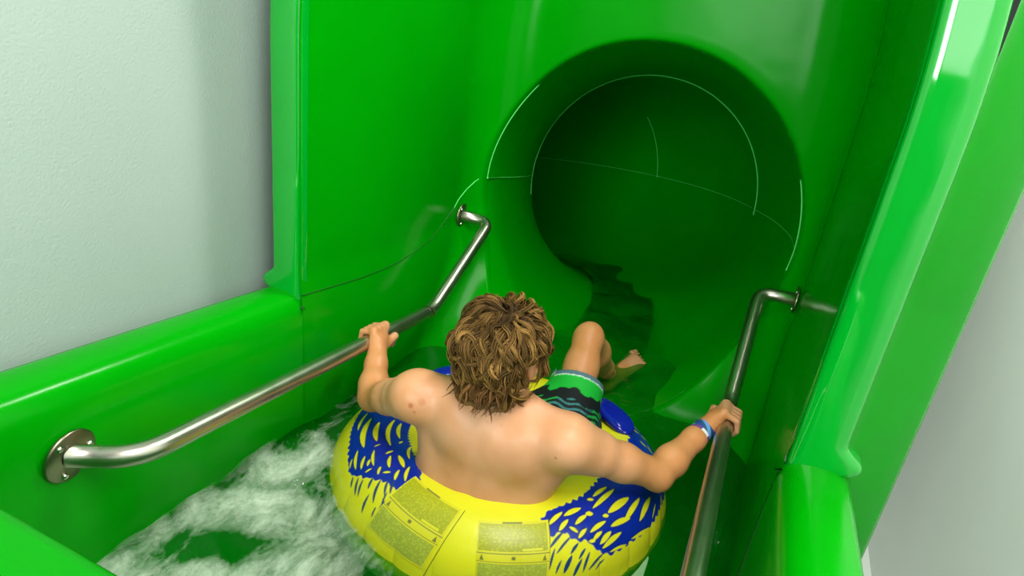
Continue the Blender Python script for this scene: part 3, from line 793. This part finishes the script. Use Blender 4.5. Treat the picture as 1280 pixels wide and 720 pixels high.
for q in 'LR':      # sun-tanned forearms and legs, paler back
    t, d = seg_t(v, J['el' + q], J['wr' + q]); tan_ = np.maximum(tan_, 1 - sstep(.06, .10, d))
    t, d = seg_t(v, J['sh' + q], J['el' + q]); tan_ = np.maximum(tan_, (1 - sstep(.07, .12, d)) * sstep(.25, .9, t))
    t, d = seg_t(v, J['hip' + q], J['kn' + q]); tan_ = np.maximum(tan_, (1 - sstep(.09, .13, d)) * sstep(.3, .7, t) * .8)
    t, d = seg_t(v, J['kn' + q], J['an' + q]); tan_ = np.maximum(tan_, 1 - sstep(.09, .13, d))
sk[:, :3] = 1 - tan_[:, None] * np.array([.10, .20, .42])
for pt, rd, cl in (((.19, -.70, .09), .0045, (.35, .22, .16)), ((-.20, -.72, .10), .009, (.80, .55, .50)), ((-.185, -.73, .085), .006, (.82, .6, .52)), ((-.17, -.72, .12), .012, (.92, .76, .72))):
    q = v[np.argmin(np.linalg.norm(v - np.array(pt), axis=1))]; k_ = (1 - sstep(rd * .5, rd, np.linalg.norm(v - q, axis=1)))[:, None]
    sk[:, :3] = sk[:, :3] * (1 - k_) + sk[:, :3] * np.array(cl) * k_
person = mesh_obj('person', v, f, [M_SKIN, M_LIP, M_EYE, M_IRIS], origin=BO, mat_idx=mi, cols=sk)
tag(person, 'bare-backed rider with curly brown hair gripping both rails, seated in yellow ring', 'person')

# ------------------------------------------------------------------ swim shorts
def build_shorts():
    S = SDF((-.34, -.66, -.48), (.34, .12, .14), .0042)
    j = J; PA = axes(j['waist'] - j['pelvis'], (1, 0, 0)); g = .010
    S.ell(j['pelvis'], (.172 + g, .125 + g, .125 + g), PA, .02)
    S.ell(lerp(j['pelvis'], j['waist'], .40), (.158 + g, .116 + g, .10), PA, .03)
    tt_ = {}
    for s_ in ('R', 'L'):
        hp, kn = j['hip' + s_], j['kn' + s_]
        e = lerp(hp, kn, .66)
        S.chain([hp, lerp(hp, kn, .35), e, lerp(hp, kn, .9)], [.100 + g, .092 + g + .006, .066 + g + .008, .058 + g + .010], .03)
    S.ell(lerp(j['hipR'], j['knR'], .40) + V3(-.07, -.01, .015), (.085, .11, .068), None, .04)
    lo = S.lo; n = S.n
    X, Y, Z = np.meshgrid(*[(lo[k] + S.h * np.arange(n[k])) for k in range(3)], indexing='ij', sparse=True)
    for s_ in ('R', 'L'):      # cut the legs square at the hem (only on that leg's side)
        hp, kn = j['hip' + s_], j['kn' + s_]; d = (kn - hp); L = np.linalg.norm(d); d /= L
        e = hp + d * L * (.665 if s_ == 'R' else .66)
        plane = (X - e[0]) * d[0] + (Y - e[1]) * d[1] + (Z - e[2]) * d[2]
        S.D = np.maximum(S.D, np.where(((X > .0) if s_ == 'R' else (X <= .0)), plane, -1).astype(np.float32))
    wz = j['waist'] - j['pelvis']; wz /= np.linalg.norm(wz); wp = lerp(j['pelvis'], j['waist'], .52)
    S.D = np.maximum(S.D, ((X - wp[0]) * wz[0] + (Y - wp[1]) * wz[1] + (Z - wp[2]) * wz[2]).astype(np.float32))
    v, f = S.mesh()
    # printed bands measured along each thigh
    col = np.zeros((len(v), 4)); col[:, 3] = 1
    right = v[:, 0] > .0
    for s_, m_ in (('R', right), ('L', ~right)):
        hp, kn = j['hip' + s_], j['kn' + s_]; d = kn - hp; L = np.linalg.norm(d); d /= L
        q = v[m_] - hp; t = q @ d / L
        A = axes(d, (1, 0, 0)); a = np.arctan2(q @ A[1], q @ A[0]); dist = (.665 - t) * L      # metres back from the hem
        c = np.zeros((m_.sum(), 3)); c[:] = (.004, .006, .008)
        jag = .008 * np.sin(a * 5.0) + .005 * np.sin(a * 11 + 1)
        w = dist + .006 * np.sin(a * 9)
        teal = (dist > .115 + jag) & (dist < .30)
        ph = np.sin(w * 2 * np.pi / .020 + 1.2 * np.sin(a * 6))
        c[teal & (ph > .1)] = (.010, .10, .085); c[teal & (ph > .6) & (np.sin(a * 3) > -.2)] = (.05, .21, .24); c[teal & (ph > .1) & (np.sin(a * 4 + w * 30) > .6)] = (.006, .32, .05)
        c[(dist < .072 + jag)] = (.006, .42, .035)
        c[dist < .021] = (.55, .75, .62); c[dist < .0165] = (.085, .16, .20)
        col[m_, :3] = c
    return v, f, col
v, f, c = build_shorts()
shorts = mesh_obj('swim_shorts', v, f, M_CLOTH, person, origin=BO, cols=c)
shorts['label'] = 'green, black and teal patterned board shorts'
# small eyelet on the leg
hp, kn = J['hipR'], J['knR']; d = (kn - hp) / np.linalg.norm(kn - hp); A = axes(d, (1, 0, 0))

# ------------------------------------------------------------------ wristbands on the right forearm
def band(t, r, w, fn, name, label):
    el, wr = J['elR'], J['wrR']; c = lerp(el, wr, t); d = (wr - el) / np.linalg.norm(wr - el); A = axes(d, (0, 0, 1))
    n, prof = 96, [(-w / 2, 0), (-w / 2, .0028), (-w / 2 + .001, .0036), (w / 2 - .001, .0036), (w / 2, .0028), (w / 2, 0)]
    a = np.arange(n) * 2 * np.pi / n; us = np.linspace(-1, 1, 14)
    rows = []; cols = []
    P = [(-w / 2, 0.0)] + [(u * w / 2, .0034 + .0004 * (1 - u ** 6)) for u in us] + [(w / 2, 0.0)]
    for (h_, o_) in P:
        rows.append(c + d * h_ + (r + o_ - h_ * .08) * (np.cos(a)[:, None] * A[0] + np.sin(a)[:, None] * A[1]))
        cols.append([fn(x, h_ / w) + (1,) for x in a])
    v = np.array(rows).reshape(-1, 3); f = grid_faces(len(P), n, wrap_v=True)
    o = mesh_obj(name, v, f, M_BAND, person, origin=BO, cols=np.array(cols).reshape(-1, 4)); o['label'] = label
def woven(a, u):
    s = math.sin(a * 3 + u * 4)
    return (.14, .33, .75) if s > .45 else ((.03, .10, .12) if s > -.45 else (.02, .06, .30))
def paper(a, u):
    a = (a + math.pi) % (2 * math.pi) - math.pi
    return (.80, .80, .78) if .30 < a < 1.10 else ((.16, .06, .26) if u > -.1 else (.10, .06, .20))
band(.930, .0285, .030, woven, 'wristband', 'blue and teal woven wristband')
band(.825, .0312, .017, paper, 'wristband', 'narrow purple wristband with white tag')

# ------------------------------------------------------------------ hair
def build_hair():
    H0 = J['head'] + HAX[2] * .022 - HAX[1] * .012; er = V3(.083, .102, .094)
    parts_v = []; parts_f = []; parts_c = []; k = 0
    # base cap following the skull, thick and lumpy
    nu, nv = 60, 44; pu = np.arange(nu) * 2 * np.pi / nu
    rows = []
    for i in range(nv):
        pol = math.pi * .74 * i / (nv - 1)
        rows.append([(math.sin(pol) * math.cos(a), math.sin(pol) * math.sin(a), math.cos(pol)) for a in pu])
    N = np.array(rows)
    def line_limit(n):      # True where hair grows: not on the face nor over the ears
        f_ = n[..., 1]; u_ = n[..., 2]; s_ = np.abs(n[..., 0])
        return ~((f_ > .30 + .55 * np.clip(u_ - .1, 0, 1)) & (u_ < .62)) & ~((u_ < .02) & (f_ > np.where(n[..., 0] > 0, -.50, -.25)))
    lift = .012 + .008 * np.sin(N[..., 0] * 23) * np.sin(N[..., 2] * 19 + 1) + .004 * np.sin(N[..., 1] * 31)
    lift = np.where(line_limit(N), lift, -.014) - .008 * (N[..., 0] > .75)
    P = H0 + ((er + lift[..., None]) * N) @ HAX
    f = grid_faces(nv, nu, wrap_v=True)
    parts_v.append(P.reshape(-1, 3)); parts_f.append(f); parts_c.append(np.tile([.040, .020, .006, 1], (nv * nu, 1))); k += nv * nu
    # curls: each lock is a clump of fine strands
    crown = V3(.10, -.30, .95); crown /= np.linalg.norm(crown)
    ears = [J['head'] + HAX[0] * .082 * q + HAX[1] * -.012 + HAX[2] * -.014 for q in (-1, 1)]
    def lock(pts, w0, nst, cc, spread):
        nonlocal k
        m_ = len(pts); T, Nn, B = frames(pts); t = np.linspace(0, 1, m_)
        for q in range(nst):
            a0, r0_ = RNG.uniform(0, 6.28), spread * math.sqrt(RNG.random())
            tw = RNG.uniform(-1.5, 1.5); a_ = a0 + tw * t
            sp = r0_ * (.55 + .45 * np.sin(np.pi * np.clip(t * 1.1, 0, 1)) + .5 * t * RNG.random())
            P_ = pts + (np.cos(a_) * sp)[:, None] * Nn + (np.sin(a_) * sp)[:, None] * B
            L_ = m_ if RNG.random() < .6 else m_ - int(RNG.integers(1, 4))
            P_ = P_[:L_]
            rad = w0 * np.clip((1 - np.linspace(0, 1, L_)) * 1.7 + .10, .10, 1)
            vv, _ = tube(P_, rad, 4, caps=False)
            tc = np.linspace(0, 1, L_)[:, None]; c1 = cc * RNG.uniform(.7, 1.25)
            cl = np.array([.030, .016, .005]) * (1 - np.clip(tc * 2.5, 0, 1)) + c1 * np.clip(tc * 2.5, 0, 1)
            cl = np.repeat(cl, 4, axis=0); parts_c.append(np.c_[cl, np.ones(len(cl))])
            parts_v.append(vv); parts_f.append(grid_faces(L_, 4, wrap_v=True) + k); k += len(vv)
    cnt = 0; tries = 0
    while cnt < 620 and tries < 9000:
        tries += 1
        n = RNG.normal(size=3); n /= np.linalg.norm(n)
        if n[2] < -.78 or not line_limit(n[None])[0]: continue
        flow = n - crown * (n @ crown)
        if np.linalg.norm(flow) < .15: flow = RNG.normal(size=3)
        else: flow /= np.linalg.norm(flow)
        flow = flow + .40 * RNG.normal(size=3) + V3(0, 0, -.35); flow -= n * (flow @ n); flow /= np.linalg.norm(flow)
        L = RNG.uniform(.050, .100); m_ = 16
        amp = RNG.uniform(.004, .0085); turns = RNG.uniform(.8, 1.7); ph0 = RNG.uniform(0, 6.28)
        base_lift = RNG.uniform(.004, .028); sd_ = np.cross(n, flow)
        pts = []
        for q in range(m_):
            t = q / (m_ - 1); ang = t * L / .092
            pn = n * math.cos(ang) + flow * math.sin(ang)
            lf = base_lift * (.45 + .9 * math.sin(min(1, t * 1.25) * math.pi * .75)) + .004
            lf += .016 * max(0, -pn[0] - .1) - .006 * max(0, pn[0])
            if pn[2] < -.50: lf += .10 * (-.50 - pn[2])
            w_ = ph0 + turns * 2 * math.pi * t; a_ = amp * min(1, t * 3)
            loc = (er + lf) * pn + sd_ * a_ * math.sin(w_) * 1.3 + pn * a_ * math.cos(w_) * .9
            pts.append(H0 + loc @ HAX)
        pts = np.array(pts)
        if np.linalg.norm(pts - ears[0], axis=1).min() < .020 or np.linalg.norm(pts - ears[1], axis=1).min() < .026: continue
        ed = V3(.25, -.85, .46); e2 = ears[1]; tq = np.clip((pts - e2) @ ed, 0, .12); 
        if np.linalg.norm(pts - e2 - tq[:, None] * ed, axis=1).min() < .013: continue
        if n[0] > .55 and n[2] < -.42: continue
        cnt += 1
        tone = RNG.random(); cc = lerp(np.array([.075, .038, .010]), np.array([.33, .175, .048]), tone ** 1.6)
        lock(pts, RNG.uniform(.0014, .0024), 8, cc, RNG.uniform(.004, .0075))
    # long loose tails at the nape
    for q in range(40):
        a = RNG.uniform(-.87, .80); n = V3(math.sin(a), -math.cos(a), -.50 + RNG.uniform(-.1, .2)); n /= np.linalg.norm(n)
        st = H0 + ((er + .008) * n) @ HAX; L = RNG.uniform(.055, .100); m_ = 18
        out = (n * V3(1, 1, 0)) @ HAX; dn = V3(0, -.30, -1) + out * .30 + RNG.normal(size=3) * .15; dn /= np.linalg.norm(dn); sd_ = np.cross(dn, out); sd_ /= np.linalg.norm(sd_)
        ph0 = RNG.uniform(0, 6.28); tn = RNG.uniform(.7, 1.4); am = RNG.uniform(.005, .010); pts = []
        for i in range(m_):
            t = i / (m_ - 1); w_ = ph0 + tn * 6.28 * t
            pts.append(st + dn * L * t + (sd_ * math.sin(w_) + out * .5 * math.cos(w_)) * am * min(1, 2 * t) + out * .014 * t)
        lock(np.array(pts), RNG.uniform(.0012, .0018), 5, np.array([.11, .050, .015]) * RNG.uniform(.5, 1.9), .0035)
    return np.vstack(parts_v), np.vstack(parts_f), np.vstack(parts_c)
v, f, c = build_hair()
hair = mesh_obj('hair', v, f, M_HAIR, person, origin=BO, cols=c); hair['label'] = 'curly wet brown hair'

# ------------------------------------------------------------------ water
WZ = -.255
def wave(x, y):
    lift_ = .055 * np.exp(-((np.minimum(x, -.40) + .66) / .16) ** 2 - ((y + 1.0) / .50) ** 2) * (1 - sstep(-.45, -.05, x))
    h = .006 * np.sin(7 * x + 3 * y) + .005 * np.sin(13 * y - 5 * x + 1) + .004 * np.sin(21 * x + 9 * y + 2) + .003 * np.sin(31 * y + 17 * x)
    far = sstep(-.1, .9, y)
    h = h + far * (.014 * np.sin(9 * y + 5 * x + .6) + .008 * np.sin(17 * x - 11 * y))
    d = np.hypot(x - TC[0], y - TC[1]); h = h + .006 * np.exp(-((d - .56) / .05) ** 2) * np.sin(40 * d)
    return h + lift_
def build_water():
    ys = np.linspace(-1.515, 2.3, 330); us = np.linspace(-1, 1, 130)
    v = np.zeros((len(ys), len(us), 3))
    for i, y in enumerate(ys):
        zc = WZ - .145 * max(0, y - .9) * 1.0
        if y < .5: c_, hw = 0.0, .675
        else:
            q = np.argmin(np.abs(TP[:120, 1] - y)); c_ = TP[q, 0]; dz_ = TP[q, 2] - zc
            hw = math.sqrt(max(.02, RT ** 2 - min(dz_, RT) ** 2)) / max(.5, math.cos(TH[q])) + .03
            hw = lerp(.675, hw, float(sstep(.45, .75, y)))
        x = c_ + us * hw; v[i, :, 0] = x; v[i, :, 1] = y; v[i, :, 2] = zc + wave(x, y)
    return v.reshape(-1, 3), grid_faces(len(ys), len(us))[:, ::-1]
v, f = build_water()
water = mesh_obj('water', v, f, M_WATER, origin=(0, 0, WZ)); tag(water, 'clear green tinted water filling the slide tub and tunnel floor', 'water', kind='stuff')
def build_foam():
    ys = np.linspace(-1.50, -.10, 260); xs = np.linspace(-.668, -.03, 140)
    Y, X = np.meshgrid(ys, xs, indexing='ij')
    d = np.hypot(X - TC[0], Y - TC[1])
    # churned patch between the rear rim, the left wall and the ring
    # long patch beside the left wall, from the rear rim to the ring
    a = .62 * np.exp(-(((X + .42) / .33) ** 2 + ((Y + 1.12) / .40) ** 2) ** 3)
    a = np.maximum(a, .60 * np.exp(-(((X + .56 - .25 * (Y + .75)) / .13) ** 2 + ((Y + .74) / .30) ** 2) ** 1.6))
    a = np.maximum(a, .30 * np.exp(-((X + .60) / .08) ** 2 - ((Y + .36) / .26) ** 2))
    a = np.maximum(a, .42 * np.exp(-((d - .56) / .05) ** 2) * (X < -.1) * (Y < -.30))
    hx, hy = (X + .47) * .80 + (Y + 1.06) * .60, -(X + .47) * .60 + (Y + 1.06) * .80
    hole = .34 * np.exp(-((hx / .15) ** 2 + (hy / .055) ** 2) ** 1.5) + .22 * np.exp(-(((X + .60) / .05) ** 2 + ((Y + .70) / .06) ** 2))
    a = np.clip(a - hole, 0, 1)
    Z = WZ + .013 + wave(X, Y) + .010 * a * (np.sin(X * 47 + Y * 13) * np.sin(Y * 39 - X * 21) + .6 * np.sin(X * 90 + Y * 70)) * .5
    v = np.stack([X, Y, Z], -1).reshape(-1, 3); c = np.repeat(a.reshape(-1, 1), 3, 1); c = np.c_[c, np.ones(len(c))]
    return v, grid_faces(len(ys), len(xs)), c
v, f, c = build_foam()
foam = mesh_obj('foam', v, f, M_FOAM, origin=(0, 0, WZ), cols=c); tag(foam, 'white churned foam on the water left of the yellow ring', 'foam', kind='stuff')

# ------------------------------------------------------------------ light
wd = bpy.data.worlds.new('room_light'); scene.world = wd; wd.use_nodes = True
bg = wd.node_tree.nodes['Background']; bg.inputs['Color'].default_value = (.86, 1, .92, 1); bg.inputs['Strength'].default_value = .06
def area(name, loc, target, sx, sy, power, col=(1, 1, 1)):
    l = bpy.data.lights.new(name, 'AREA'); l.shape = 'RECTANGLE'; l.size = sx; l.size_y = sy; l.energy = power; l.color = col
    o = bpy.data.objects.new(name, l); COL.objects.link(o); o.location = loc
    o.rotation_euler = (Vector(target) - Vector(loc)).to_track_quat('-Z', 'Y').to_euler(); return o
area('ceiling_and_fill_light', (.9, -1.9, 3.1), (-.3, -.4, 0), 1.0, 1.8, 98, (1, .98, .94))
area('ceiling_and_fill_light', (1.15, .6, 3.2), (.7, .3, 0), .5, 1.4, 38, (1, .99, .94))  # added fill over the right gap, brightens the left wall of the hood
area('ceiling_and_fill_light', (1.15, .9, 3.2), (2.0, 1.3, .2), .5, 1.6, 210, (1, .99, .95))  # added fill turned to the right wall to whiten it
area('window_light', (-.30, -5.4, 1.75), (.25, 0, .3), 1.6, 1.6, 135, (.92, 1, .96))
area('window_light', (1.30, -5.4, 2.15), (.8, 0, .8), 1.35, 2.0, 36, (.92, 1, .96))

scene.view_settings.view_transform = 'Standard'; scene.view_settings.look = 'None'
scene.view_settings.gamma = 1; scene.view_settings.exposure = 0.0; scene.view_settings.use_curve_mapping = False
